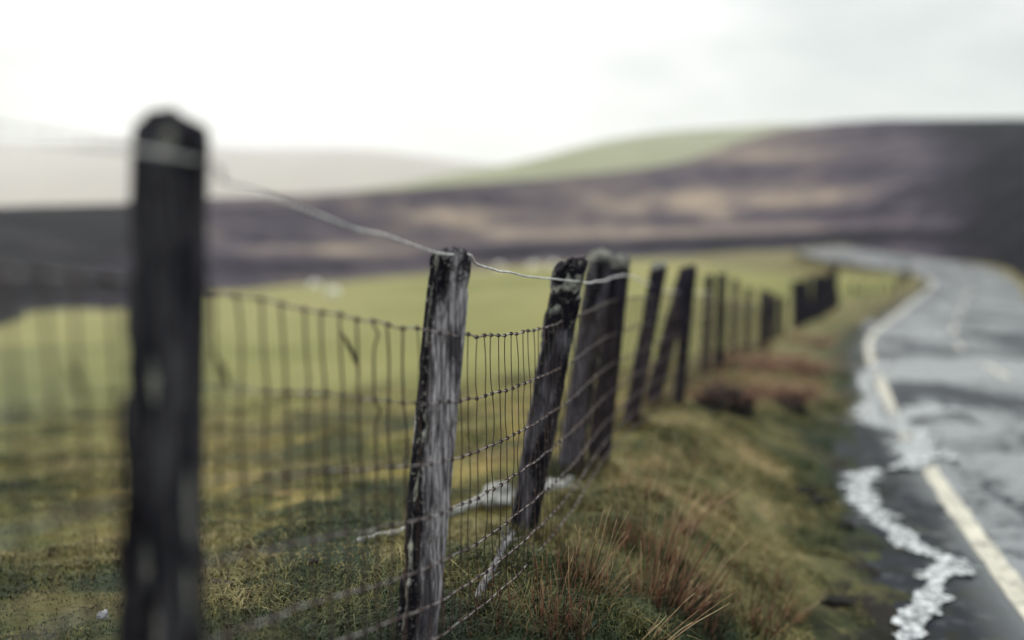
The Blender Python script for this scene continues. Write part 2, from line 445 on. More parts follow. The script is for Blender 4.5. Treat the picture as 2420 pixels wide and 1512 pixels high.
def build_road():
    X, Y, Z, sl = ribbon(RW0 - .35, RW1 + .2, 28, 0, len(RL), 0, 'road', None)
    sh = np.broadcast_to(sstep(.0, -.12, sl), X.shape)
    o = mesh_obj('road', np.stack([X, Y, Z], -1).reshape(-1, 3), grid_faces(len(RL), len(sl)), M['road'], attrs=dict(shoulder=sh.ravel()))
    tag(o, kind='structure')
    # edge lines and centre dashes, one painted marking each
    segs = [(-.02, .10, 0, len(RL), 'edge_line')]
    for s0, s1, i0, i1, nm in segs:
        X, Y, Z, sl = ribbon(s0, s1, 3, i0, i1, .004, nm, None)
        e = .012 * vn(Y * 7, X * 3, seed=41)
        X = X + e * np.linspace(-1, 1, 3)[None, :]
        o = mesh_obj(nm, np.stack([X, Y, Z], -1).reshape(-1, 3), grid_faces(X.shape[0], 3), M['paint'])
        tag(o, kind='structure')
    L = np.r_[0, np.cumsum(np.linalg.norm(np.diff(RL[:, :2], axis=0), axis=1))]
    k = 3.0
    while k < L[-1] - 5:
        i0, i1 = np.searchsorted(L, [k, k + 2.2])
        if i1 - i0 > 1:
            X, Y, Z, sl = ribbon(1.62, 1.70, 3, i0, i1 + 1, .005, 'c', None)
            o = mesh_obj('centre_line', np.stack([X, Y, Z], -1).reshape(-1, 3), grid_faces(X.shape[0], 3), M['paint'])
            tag(o, kind='structure')
        k += 5.2
build_road()

def road_hit(u, v):
    q = np.array(P(u, v, 1.0)); ys = np.geomspace(1.5, 90, 2500)
    s, z = road_coord(q[0] * ys, ys)
    i = (q[2] * ys < z).argmax()
    return np.array((q[0] * ys[i], ys[i], z[i]))

def stream(pts, name, label):
    c = catmull([(*road_hit(u, v)[:2], hw) for u, v, hw in pts], 30)
    t = np.gradient(c[:, :2], axis=0); t /= np.linalg.norm(t, axis=1)[:, None] + 1e-9
    n = np.stack([t[:, 1], -t[:, 0]], 1)
    k = np.arange(len(c))
    ends = np.sqrt(np.clip(np.minimum(k, len(c) - 1 - k) / 12.0, .02, 1))
    wl = c[:, 2] * ends * (1 + .55 * fbm(c[:, 0] * 9, c[:, 1] * 9, seed=51))
    wr = c[:, 2] * ends * (1 + .55 * fbm(c[:, 0] * 9, c[:, 1] * 9, seed=57))
    nl = 23
    lat = np.linspace(-1, 1, nl)
    W = np.where(lat[None, :] < 0, wl[:, None], wr[:, None]) * lat[None, :] * 1.15
    X = c[:, 0][:, None] + n[:, 0][:, None] * W; Y = c[:, 1][:, None] + n[:, 1][:, None] * W
    s, z = road_coord(X, Y)
    z = z + .010 - .0285 * np.clip((s - 2) / 2.6, -1, 1) ** 2 * (s > -.1) + .004 * (1 - np.tile(lat ** 2, len(c)))
    fac = grid_faces(len(c), nl)
    keepn = fbm(X.ravel() * 22, Y.ravel() * 17, seed=77) + 1.15 - 1.35 * np.abs(np.tile(lat, len(c))) ** 1.6
    fac = fac[keepn[fac].mean(1) > .10]
    used = np.unique(fac); idx = np.zeros(X.size, int); idx[used] = np.arange(len(used))
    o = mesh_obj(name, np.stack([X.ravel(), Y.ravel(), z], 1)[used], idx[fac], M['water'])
    tag(o, kind='structure')
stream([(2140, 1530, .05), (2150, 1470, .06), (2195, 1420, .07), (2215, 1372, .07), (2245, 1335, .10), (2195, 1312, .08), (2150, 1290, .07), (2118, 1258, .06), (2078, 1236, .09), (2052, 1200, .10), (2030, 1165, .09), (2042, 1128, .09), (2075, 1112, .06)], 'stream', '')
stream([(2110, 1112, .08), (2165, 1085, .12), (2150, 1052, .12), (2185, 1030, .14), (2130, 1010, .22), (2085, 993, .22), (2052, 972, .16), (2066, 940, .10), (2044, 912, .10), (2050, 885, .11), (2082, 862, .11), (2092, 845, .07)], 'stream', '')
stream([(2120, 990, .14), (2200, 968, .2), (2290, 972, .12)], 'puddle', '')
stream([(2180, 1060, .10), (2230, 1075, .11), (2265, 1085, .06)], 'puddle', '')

# ------------------------------------------------------------------ hills
def hill(name, mat, base, crest, u0, u1, nu, nt, amp, power=1.0, back=1.2, bandf=None, rough=1.0, near=1.0):
    us = np.linspace(u0, u1, nu)
    b = np.array(base, float); c = np.array(crest, float); c[:, 2] *= near
    def smooth(a, w=7):
        k = np.ones(w) / w
        return np.convolve(np.pad(a, w // 2, 'edge'), k, 'valid')
    bu = [smooth(np.interp(us, b[:, 0], b[:, k]), 9) for k in (1, 2)]
    cu = [smooth(np.interp(us, c[:, 0], c[:, k]), 9) for k in (1, 2)]
    rows, bands = [], []
    ts = np.r_[np.linspace(0, 1, nt), 1.06, 1.16, 1.35, 1.7]
    pb = np.array([P(u, v, y) for u, v, y in zip(us, *bu)]); pc = np.array([P(u, v, y) for u, v, y in zip(us, *cu)])
    for t in ts:
        if t <= 1:
            y = pb[:, 1] + (pc[:, 1] - pb[:, 1]) * t
            x = (us - CX) / F * y / (cp + 0) * cp * (pb[:, 0] / ((us - CX) / F * pb[:, 1] + 1e-9))
            x = pb[:, 0] / pb[:, 1] * y * (1 - t) + pc[:, 0] / pc[:, 1] * y * t
            e = t ** power
            z = pb[:, 2] + (pc[:, 2] - pb[:, 2]) * e
            fade = min(1, t * 8) * min(1, (1 - t) * 4 + .12)
        else:
            y = pc[:, 1] * (1 + (t - 1) * back); x = pc[:, 0] / pc[:, 1] * y
            z = pc[:, 2] - (pc[:, 2] + 60) * min(1, ((t - 1) / .7)) ** 1.4
            fade = .3
        z = z + amp * fade * fbm(x / (amp * 14 * rough), y / (amp * 14 * rough), seed=61)
        rows.append(np.stack([x, y, z], 1))
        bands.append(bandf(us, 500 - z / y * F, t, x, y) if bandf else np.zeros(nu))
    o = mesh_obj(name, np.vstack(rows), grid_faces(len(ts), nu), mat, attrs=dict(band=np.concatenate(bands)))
    tag(o, kind='structure')
    return o

PATCH = [  # drifts of pale grass (+) and burnt or old heather (-): u, v, spread u, spread v, strength
    (1000, 505, 110, 16, .13), (1085, 528, 60, 12, .12), (760, 592, 260, 9, .14), (620, 560, 160, 10, .06), (760, 635, 240, 16, -.12), (640, 500, 200, 14, -.07),
    (1660, 492, 55, 34, .13), (1800, 468, 130, 16, .12), (1960, 455, 110, 14, .08), (1480, 490, 60, 22, .09), (1400, 470, 50, 14, .07), (1560, 522, 130, 8, -.12), (1920, 502, 180, 8, -.14),
    (1250, 480, 120, 12, -.05), (1700, 400, 160, 26, -.04), (1900, 380, 120, 14, .06), (2100, 400, 160, 22, -.08), (2150, 520, 120, 9, .05),
    (130, 585, 90, 28, .17), (220, 640, 120, 10, .14), (180, 735, 150, 20, .24), (60, 520, 160, 20, -.06), (260, 700, 200, 10, .08), (400, 540, 80, 12, .06), (2000, 610, 160, 12, .02)]
def moor_band(u, v, t, x, y):
    n = .5 * fbm(x / 40, y / 25, seed=71)
    uu = u + 70 * n; vv = v + 9 * n
    q = 0 * u
    for pu, pv, su, sv, am in PATCH: q = q + am * np.exp(-((uu - pu) / su) ** 2 - ((vv - pv) / sv) ** 2)
    q = q + .13 * np.exp(-((vv - (546 + (u - 1500) * -.012)) / 13) ** 2) * sstep(1000, 1250, u) * (1 - sstep(2250, 2420, u))
    q = q - .20 * np.exp(-((vv - (584 + (1400 - u) * .045)) / 20) ** 2) * sstep(850, 1150, u)
    q = q - .26 * (1 - sstep(180, 500, uu)) - .24 * sstep(2120, 2420, uu) - .08 * sstep(1800, 2150, uu) * (1 - sstep(300, 400, vv))  # left and right ends darkened, a vignette put into the moor colour
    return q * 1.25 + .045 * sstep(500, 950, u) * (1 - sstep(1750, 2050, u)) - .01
MOORM = mat_moor('heather_moor', .028, [(.22, (.002, .002, .005)), (.36, (.012, .009, .017)), (.47, (.046, .037, .050)), (.57, (.105, .082, .080)), (.70, (.24, .185, .14))])
GREENM = mat_moor('upland_pasture', .012, [(.3, (.10, .11, .038)), (.5, (.145, .15, .058)), (.7, (.18, .17, .08))])
FARM = mat_moor('far_upland', .003, [(.3, (.07, .042, .036)), (.5, (.15, .095, .066)), (.7, (.19, .14, .08))])
mb = [(u, v + 6, y - 1.5) for u, v, y in MOOR_EDGE]
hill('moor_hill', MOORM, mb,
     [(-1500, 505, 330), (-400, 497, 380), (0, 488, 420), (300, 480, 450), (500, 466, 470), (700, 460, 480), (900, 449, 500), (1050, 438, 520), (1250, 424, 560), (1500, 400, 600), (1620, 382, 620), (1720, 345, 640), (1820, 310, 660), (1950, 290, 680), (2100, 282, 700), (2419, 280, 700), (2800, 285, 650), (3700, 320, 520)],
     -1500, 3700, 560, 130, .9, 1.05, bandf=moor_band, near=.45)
hill('green_hill', GREENM, [(400, 520, 1330), (3700, 520, 1330)],
     [(400, 500, 1900), (800, 455, 1995), (950, 434, 2090), (1080, 408, 2185), (1250, 379, 2280), (1400, 337, 2375), (1540, 314, 2470), (1700, 302, 2565), (1850, 292, 2660), (2100, 300, 2660), (3700, 400, 2660)],
     400, 3700, 240, 50, 6, 1.0)
hill('far_hills', FARM, [(-2200, 515, 4600), (3000, 515, 4600)],
     [(-2200, 380, 6800), (-600, 330, 6800), (-120, 322, 6800), (70, 345, 6800), (150, 336, 6800), (300, 331, 6800), (470, 340, 6800), (560, 352, 6800), (850, 350, 6800), (1000, 368, 6800), (1150, 389, 6800), (1300, 405, 6800), (1700, 430, 6800), (3000, 450, 6800)],
     -2200, 3000, 300, 40, 14, 1.1, rough=1.6)

# ------------------------------------------------------------------ fence posts
POSTS = []
def post(label, base, top, y, w, mat, seed, near=True, depth=None, rot=.3, rotf=None, palef=None, ragged=1.0, group='wooden posts of the roadside fence', flare=0.0, peak=0.0, lean=0.0, n=5.0, spin=0.0, jagk=1.0, dome=0.0, palez=12.0):
    b = np.array(P(*base, y)) if len(base) == 2 else np.array(base)
    t = np.array(P(*top, y + lean)) if len(top) == 2 else np.array(top)
    nz, na = (120, 72) if near else (34, 28)
    depth = depth or w * .9
    H = np.linalg.norm(t - b)
    tt = np.r_[np.linspace(-.28, 1, nz)]
    th = np.arange(na) / na * 2 * np.pi
    T, TH = np.meshgrid(tt, th, indexing='ij')
    rr = (np.abs(np.cos(TH)) ** n + np.abs(np.sin(TH)) ** n) ** (-1 / n)
    zz = T * H
    cx, sx = np.cos(TH) * 1.0, np.sin(TH) * 1.0
    g1 = fbm(cx * 2.6, sx * 2.6, zz * 1.1, seed, 3)
    g2 = vn(cx * 9, sx * 9, zz * 2.2, seed + 9)
    g3 = vn(cx * 20, sx * 20, zz * 4, seed + 14)
    chip = sstep(.28, .7, fbm(cx * 1.7, sx * 1.7, zz * 9, seed + 20, 3))
    bulge = vn(0 * TH + .3, 0 * TH, zz * 3, seed + 33)
    rag = ragged * (.07 * g1 + .055 * g2 + .03 * g3 - .16 * chip + .04 * bulge)
    left = np.exp(-((np.angle(np.exp(1j * (TH - math.pi)))) / .6) ** 2)
    rag = rag - ragged * left * .13 * sstep(.0, .55, fbm(TH * 0, TH * 0, zz * 13, seed + 40, 3)) + ragged * left * .06
    wid = 1 + flare * (1 - T)
    R = rr * (1 + rag)
    lx = R * np.cos(TH) * w / 2 * wid; ly = R * np.sin(TH) * depth / 2 * wid
    if spin: lx, ly = lx * math.cos(spin) - ly * math.sin(spin), lx * math.sin(spin) + ly * math.cos(spin)
    # ragged top
    jag = (.022 * vn(cx * 2.2, sx * 2.2, 0, seed + 50) + .012 * vn(cx * 6, sx * 6, 0, seed + 51)) * sstep(.8, 1, T)
    jag = jag * jagk + peak * (np.cos(TH)) * sstep(.85, 1, T)
    ax = (t - b)[None, None, :] * T[..., None]
    V = ax + np.stack([lx, ly, jag], -1)
    rows = [V.reshape(-1, 3)]
    f = grid_faces(nz, na, True)
    rotA = rot + .35 * fbm(cx * 1.5, sx * 1.5, zz * 3.5, seed + 60, 3)
    if rotf is not None: rotA = rotA + rotf(TH, T)
    pale = palef(TH, T, fbm(cx * 2, sx * 2, zz * palez, seed + 70, 3)) if palef is not None else -1 + 0 * TH
    # cap
    last = V[-1]; cen = last.mean(0); caps = []
    for k, q in enumerate((.86, .62, .36, .14)):
        c = cen + (last - cen) * q
        c[:, 2] += dome * (1 - q * q) + .014 * jagk * vn(c[:, 0] * 60, c[:, 1] * 60, 0, seed + 80) + .010 * (1 - q) + .004
        caps.append(c)
    caps.append(cen[None, :] + [0, 0, .014 + dome])
    capv = np.vstack(caps); base_i = nz * na
    fl = f.tolist()
    prev = (nz - 1) * na
    for k in range(4):
        cur = base_i + k * na
        for j in range(na):
            fl.append([prev + j, prev + (j + 1) % na, cur + (j + 1) % na, cur + j])
        prev = cur
    ci = base_i + 4 * na
    for j in range(na): fl.append([prev + j, prev + (j + 1) % na, ci])
    verts = np.vstack([V.reshape(-1, 3), capv])
    ra = np.r_[rotA.ravel(), np.full(len(capv), .55)]
    pa = np.r_[pale.ravel(), np.full(len(capv), pale[-1].mean())]
    o = mesh_obj('fence_post', verts, fl, mat, attrs=dict(rot=ra, pale=pa), loc=tuple(b))
    tag(o, label, 'fence post', group)
    POSTS.append((b, t, w))
    return o

def a_gauss(TH, a, w): return np.exp(-((np.angle(np.exp(1j * (TH - a)))) / w) ** 2)
LEFT, FRONT, RIGHT = math.pi, -math.pi / 2, 0.0

post('nearest and tallest fence post, a blurred dark one at the left', (366, 2380), (408, 306), 1.25, .085, M['wood_front'], 101, ragged=1.0, rot=.30, flare=.26, n=3.6, jagk=.5, dome=.010, peak=-.007, palez=9.0,
     palef=lambda TH, T, nn: sum(k * np.exp(-((T - t0) / st) ** 2) * a_gauss(TH + (T - t0) * 2.0, th, sth) for t0, th, st, sth, k in
        ((.735, -1.62, .035, .16, .85), (.685, -1.55, .02, .14, .7), (.625, -1.50, .036, .15, .95), (.545, -1.66, .034, .2, 1.0), (.60, -.72, .05, .12, .75), (.50, -.70, .05, .1, .7), (.47, -1.45, .03, .12, .7), (.985, -1.3, .03, .5, .5))) * np.clip(1.4 + 1.1 * nn, .3, 2.0))
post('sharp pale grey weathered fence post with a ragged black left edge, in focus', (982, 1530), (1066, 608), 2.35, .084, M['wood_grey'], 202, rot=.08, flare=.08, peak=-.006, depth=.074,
     rotf=lambda TH, T: 1.15 * a_gauss(TH, LEFT, .82) + .50 * sstep(.84, .97, T) * (1 - a_gauss(TH, LEFT, .5)) + .30 * a_gauss(TH, RIGHT, .5),  # shade of the right edge is put into the rot tone too
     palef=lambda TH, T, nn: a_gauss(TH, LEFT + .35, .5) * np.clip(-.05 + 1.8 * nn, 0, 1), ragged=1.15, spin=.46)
post('leaning fence post with a lichen speckled black head, right of the sharp grey post', (1236, 1256), (1347, 625), 3.4, .108, M['wood_mid'], 303, rot=.36,
     rotf=lambda TH, T: .5 * sstep(.72, .85, T) - .25 * a_gauss(TH, LEFT, .5), palef=lambda TH, T, nn: .9 * sstep(.78, .86, T) * np.clip(3.4 * nn - .3, 0, 1) + .6*a_gauss(TH, LEFT, .5)*np.clip(2*nn,0,1), flare=-.14, peak=.012, palez=26.0)
post('left half of the pair of thick dark posts standing shoulder to shoulder', (1342, 1142), (1418, 600), 4.6, .106, M['wood_mid'], 404, rot=.50, n=2.6, spin=.3, jagk=.5, dome=.012,
     palef=lambda TH, T, nn: .9 * sstep(.95, 1, T) + .7 * a_gauss(TH, LEFT + .3, .5) * np.clip(nn * 2, 0, 1) * sstep(.5, .7, T), ragged=.7, flare=.12)
post('right half of the pair of thick dark posts standing shoulder to shoulder', (1410, 1118), (1465, 612), 4.72, .098, M['wood_dark'], 505, rot=.30, n=2.6, spin=-.2, jagk=.5, dome=.012,
     palef=lambda TH, T, nn: 1.0 * sstep(.94, .98, T), ragged=.8, flare=.12)
post('slim crooked leaning post just right of the thick dark pair', (1488, 1004), (1558, 628), 5.95, .088, M['wood_dark'], 606, rot=.25, palef=lambda TH, T, nn: .8 * sstep(.98, 1, T), ragged=1.1)
post('slanting leg of the two posts that meet like an upturned V', (1540, 950), (1624, 634), 7.0, .112, M['wood_dark'], 707, rot=.12, ragged=.9, peak=.02)
post('upright leg of the two posts that meet like an upturned V', (1604, 925), (1632, 640), 7.25, .085, M['wood_dark'], 708, rot=.3, ragged=.8)
far = [('left one of two thin upright blurred posts behind the rusty clump', (1666, 884), (1677, 653), 9.8, .085),
       ('right one of two thin upright blurred posts behind the rusty clump', (1697, 888), (1706, 652), 9.9, .085),
       ('faint thin post just beyond the two thin upright posts', (1731, 845), (1738, 664), 12.2, .075),
       ('thin dark post with a clear gap on both sides, midway to the dark post cluster', (1763, 838), (1769, 682), 13.4, .085),
       ('left post of the low middle pair before the dark post cluster', (1797, 830), (1802, 688), 14.8, .085),
       ('right post of the low middle pair before the dark post cluster', (1813, 826), (1819, 690), 15.6, .095),
       ('short post just left of the dark post cluster', (1846, 808), (1850, 704), 18.0, .095),
       ('thin post between the low middle pair and the short post by the cluster', (1829, 816), (1833, 700), 16.8, .085)]
for k, (lb, b, t, y, w) in enumerate(far):
    post(lb, b, t, y, w, M['wood_dark'], 800 + k * 7, near=False, rot=.3, ragged=.8)
# dark run where the fence is seen end-on, then the posts round the bend
i0 = np.searchsorted(FLY, 20.6); seg = FL[i0:]
L = np.r_[0, np.cumsum(np.linalg.norm(np.diff(seg[:, :2], axis=0), axis=1))]
k, n_c = 0.0, 0
while True:
    x = np.interp(k, L, seg[:, 0]); y = np.interp(k, L, seg[:, 1])
    if y > 60: break
    dense = y < 27
    z = gz1(x, y)
    h = random.uniform(.95, 1.16) if dense else random.uniform(.45, .62)
    lx = random.uniform(-.05, .05)
    post('dark post in the tight end-on cluster where the fence starts to bend' if dense else 'tiny far fence post beyond the dark cluster, beside the road bend', (x, y, z), (x + lx, y, z + h), y,
         random.uniform(.10, .15) if dense else .10, M['wood_dark'], 900 + n_c * 5, near=False, rot=.35, ragged=.8,
         group='posts of the dark end-on cluster' if dense else 'far posts round the road bend')
    n_c += 1
    k += .68 if dense else 3.2

# ------------------------------------------------------------------ wire netting
WIRE = catmull([(-.86, -.8, -.02), (-.66, .2, -.04), (-.50, 1.28, -.082), (-.135, 2.30, -.285), (.165, 3.34, -.372), (.455, 4.52, -.405), (.84, 5.9, -.50), (1.18, 7.0, -.58), (2.02, 9.75, -.86), (2.85, 12.3, -1.10), (3.80, 15, -1.40), (5.06, 18.5, -1.75), (6.45, 22, -1.78), (8.4, 26, -1.92)], 40)
# netting stands on the road side of the posts
WL = np.r_[0, np.cumsum(np.linalg.norm(np.diff(WIRE, axis=0), axis=1))]
OFFS = [0, .155, .292, .415, .535, .628, .705]
def wire_pt(s, k):
    x = np.interp(s, WL, WIRE[:, 0]); y = np.interp(s, WL, WIRE[:, 1]); z = np.interp(s, WL, WIRE[:, 2])
    zo = OFFS[k] * (1 + .012 * np.sin(s * 2 + k))
    w = .0045 * fbm(s * 1.6, k * 7.7 + 0 * s, seed=91)
    q = .004 * vn(s * 13, k * 3.3 + 0 * s, seed=92)
    return np.stack([x + w, y, z - zo + q + .8 * w], -1)
net_loc = (-.135, 2.30, -1.03)
net = empty('wire_netting', net_loc)
tag(net, 'rusty woven wire stock netting stapled along the leaning posts', 'wire netting')
SP = .062
s_stay = np.arange(.9, np.interp(16, WIRE[:, 1], WL), SP)
s_stay = s_stay + .006 * rng.uniform(-1, 1, len(s_stay))
for k in range(7):
    tb = Tubes()
    s = np.r_[np.arange(0, np.interp(8, WIRE[:, 1], WL), .012), np.arange(np.interp(8, WIRE[:, 1], WL), WL[-1], .1)]
    tb.add(wire_pt(s, k), .0018 if k else .0022, 6)
    tb.build('line_wire', M['galv'], net, net_loc)
rest = Tubes()
def stay(tb, s0, seed):
    r = random.Random(seed)
    y0 = np.interp(s0, WL, WIRE[:, 1]); close = y0 < 6
    kink = r.random() < .035
    pts = []
    for k in range(6):
        a = wire_pt(np.array([s0 + .006 * r.uniform(-1, 1)]), k)[0]; b = wire_pt(np.array([s0 + .006 * r.uniform(-1, 1)]), k + 1)[0]
        n = 7 if close else 2
        t = np.linspace(0, 1, n)[:, None]
        seg = a + (b - a) * t
        if close:
            bow = r.uniform(-.0045, .0045) * np.sin(t * math.pi)
            if kink and k < 2: bow += .013 * np.clip(1 - np.abs(t - .18) / .18, 0, 1) * (1 if r.random() < .7 else -1)
            seg[:, :1] += bow * .9; seg[:, 1:2] += bow * .4
        pts.append(seg[:-1] if k < 5 else seg)
    tb.add(np.vstack(pts), (.0025 if y0 < 2.1 else .0014) if close else .0016, 5)
    if y0 < 7:
        for k in range(7):
            c = wire_pt(np.array([s0]), k)[0]; d = wire_pt(np.array([s0 + .01]), k)[0] - c; d /= np.linalg.norm(d)
            up = np.array([0, 0, 1.]); a = np.cross(d, up); a /= np.linalg.norm(a); bb = np.cross(a, d)
            q = np.linspace(0, 1, 13)[:, None]
            ang = q * 2 * math.pi * 1.6
            tb.add(c + d * (q - .5) * .011 + .0042 * (np.cos(ang) * a + np.sin(ang) * bb), .0017, 5)
for i, s0 in enumerate(s_stay):
    if i < 100:
        tb = Tubes(); stay(tb, s0, i); tb.build('stay_wire', M['rust'], net, net_loc)
    else: stay(rest, s0, i)
o = rest.build('stay_wire', M['rust'], net, net_loc); tag(o, kind='stuff')

# twisted plain wire along the post heads
tp = [(-.80, -.5, .10), (-.60, .5, .085)] + [P(u, v, y) for u, v, y in ((425, 372, 1.20), (530, 432, 1.36), (620, 457, 1.50), (750, 510, 1.70), (900, 556, 1.96), (1000, 589, 2.16), (1060, 600, 2.29), (1105, 601, 2.38), (1128, 622, 2.50), (1165, 634, 2.62), (1205, 646, 2.80), (1285, 655, 3.08), (1318, 662, 3.2), (1365, 664, 3.33), (1395, 667, 3.6), (1430, 662, 4.0), (1480, 650, 4.55), (1535, 672, 5.85), (1600, 690, 6.9), (1680, 690, 9.7))]
c = catmull(tp, 60)
s = np.r_[0, np.cumsum(np.linalg.norm(np.diff(c, axis=0), axis=1))]
ss = np.arange(0, s[-1], .006)
c = np.stack([np.interp(ss, s, c[:, k]) for k in range(3)], 1)
c += np.stack([.003 * vn(ss * 9, 0, seed=5), 0 * ss, .004 * vn(ss * 7, 0, seed=6)], 1)
tb = Tubes()
for ph in (0, math.pi):
    a = ss * 2 * math.pi / .05 + ph
    tb.add(c + .0017 * np.stack([np.cos(a), 0 * a, np.sin(a)], 1), .0019, 6)
o = tb.build('top_wire', M['top'], None, tuple(tp[8]))
tag(o, 'bright twisted strand of plain wire sagging across the post heads', 'wire')

# ------------------------------------------------------------------ short turf
def turf(n, name, xr, ymin, ymax, hmin, hmax, label, wfac=1.0, flat=1.0, thr=.75, shift=0.0, pts=None):
    y = ymin * (ymax / ymin) ** rng.random(n)
    u = rng.uniform(*xr, n)
    x = (u - CX) / F * y * 1.02
    if pts is not None: x, y = pts
    s, _ = road_coord(x, y)
    keep = (s < RW0 + .33 * sstep(6.5, 10.5, y) - .02 - .25 * (vn(x * 4, y * 4, seed=101) > .1)) | (s < -900)
    cl = fbm(x * 3.2, y * 3.2, seed=102, o=3)
    keep &= rng.random(n) < np.clip(thr + .6 * cl, .15 if thr > .5 else 0, 1)
    x, y, cl, s = x[keep], y[keep], cl[keep], s[keep]
    z = ground(x, y) - .004
    n = len(x)
    fs = fence_side(x, y)
    h = rng.uniform(hmin, hmax, n) * (1 + .6 * np.clip(cl, -.6, 1)) * (1 - .35 * (fs > .3))
    w = rng.uniform(.0011, .0024, n) * np.clip(y / 2.6, .8, 4) * wfac
    a = rng.uniform(0, 2 * np.pi, n); ln = rng.uniform(.25, 1.1, n) * h * flat; h = h / math.sqrt(flat)
    dx, dy = np.cos(a), np.sin(a); px, py = -dy, dx
    v = np.zeros((n, 5, 3))
    b = np.stack([x, y, z], 1)
    side = np.stack([px, py, 0 * px], 1) * w[:, None]
    m1 = b + np.stack([dx * ln * .3, dy * ln * .3, h * .62], 1)
    tip = b + np.stack([dx * ln, dy * ln, h * (.95 - .25 * (ln / h))], 1)
    v[:, 0] = b - side; v[:, 1] = b + side; v[:, 2] = m1 + side * .8; v[:, 3] = m1 - side * .8; v[:, 4] = tip
    i = np.arange(n)[:, None] * 5
    tri = np.concatenate([i + [0, 1, 2], i + [0, 2, 3], i + [3, 2, 4]], 1).reshape(-1, 3)
    patch = .50 + .42 * fbm(x * 1.3, y * 1.3, seed=103, o=3) + .22 * vn(x * 5, y * 5, seed=104)
    deep_green = sstep(.75, 1.45, -fs + .4 * vn(x * .9, y * .9, seed=23))
    shift = shift - .30 * sstep(3.7, 2.2, y) + .09 * sstep(3.4, 5.0, y) - .22 * sstep(.36, .56, -x / y) * (fs > .2)  # blades tinted darker up close and at the left, painted vignette
    tint = np.clip(patch + shift + rng.normal(0, .16, n) - .46 * deep_green - .16 * sstep(.1, .6, vn(x * 1.6, y * 1.6, seed=25)) + .06 * (fs > .2), 0, 1)
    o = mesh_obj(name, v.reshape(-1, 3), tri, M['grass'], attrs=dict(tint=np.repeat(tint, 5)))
    tag(o, label, 'grass', kind='stuff')
turf(420000, 'grass', (-250, 2450), 1.7, 13, .014, .042, 'short mossy turf on the bank and pasture around the fence')

turf(30000, 'dead_grass', (500, 2350), 1.9, 12, .05, .10, 'longer bent dead grass matted through the turf', .7, 1.9, .12, .08)
px_, py_ = [], []
for b_, t_, w_ in POSTS[1:15]:
    k_ = 500
    a_ = rng.uniform(0, 2 * np.pi, k_); d_ = w_ * (.45 + .9 * rng.random(k_) ** 1.5)
    px_.append(b_[0] + d_ * np.cos(a_)); py_.append(b_[1] + d_ * np.sin(a_))
px_, py_ = np.concatenate(px_), np.concatenate(py_)
turf(len(px_), 'foot_shade_grass', (0, 1), 2, 3, .025, .085, 'longer darkened grass added round the post feet as contact shade', .8, .8, 1.2, -.12, (px_, py_))  # grass added and darkened as contact shade at the posts
# ------------------------------------------------------------------ tufts of dry moor grass
def tuft(n, h0, h1, spread, lean=(0, 0), tint=(.2, .9), seed=0, rad=.0014, splay=.24, droop=.12):
    r = np.random.default_rng(seed); tb = Tubes()
    for k in range(n):
        a = r.uniform(0, 2 * np.pi); d = spread * math.sqrt(r.random())
        bx, by = d * math.cos(a), d * math.sin(a)
        q = r.random(); h = r.uniform(h0, h1) * (1 if q < .3 else r.uniform(.4, .75) if q < .6 else r.uniform(.18, .4)); sk = 1 if q < .6 else 1.9
        sx = lean[0] + sk * splay * (math.cos(a) * d / spread * .6 + r.normal(0, .5)); sy = lean[1] + sk * splay * (math.sin(a) * d / spread * .6 + r.normal(0, .5))
        t = np.linspace(0, 1, 6)
        x = bx + sx * h * (t + droop * t ** 2.2) + .009 * np.cumsum(r.normal(0, .5, 6)) * t; y = by + sy * h * (t + droop * t ** 2.2)
        z = -.02 + h * (t - .5 * droop * (abs(sx) + abs(sy)) * t ** 2)
        base_t = r.uniform(*tint)
        tb.add(np.stack([x, y, z], 1), rad * r.uniform(.7, 1.25) * (1 - .75 * t) + .0002, 3, np.clip(base_t - .6 * (1 - t) ** 2 + .12 * t, 0, 1))  # stems darken towards the foot, shadow among them put into the tint
    return tb

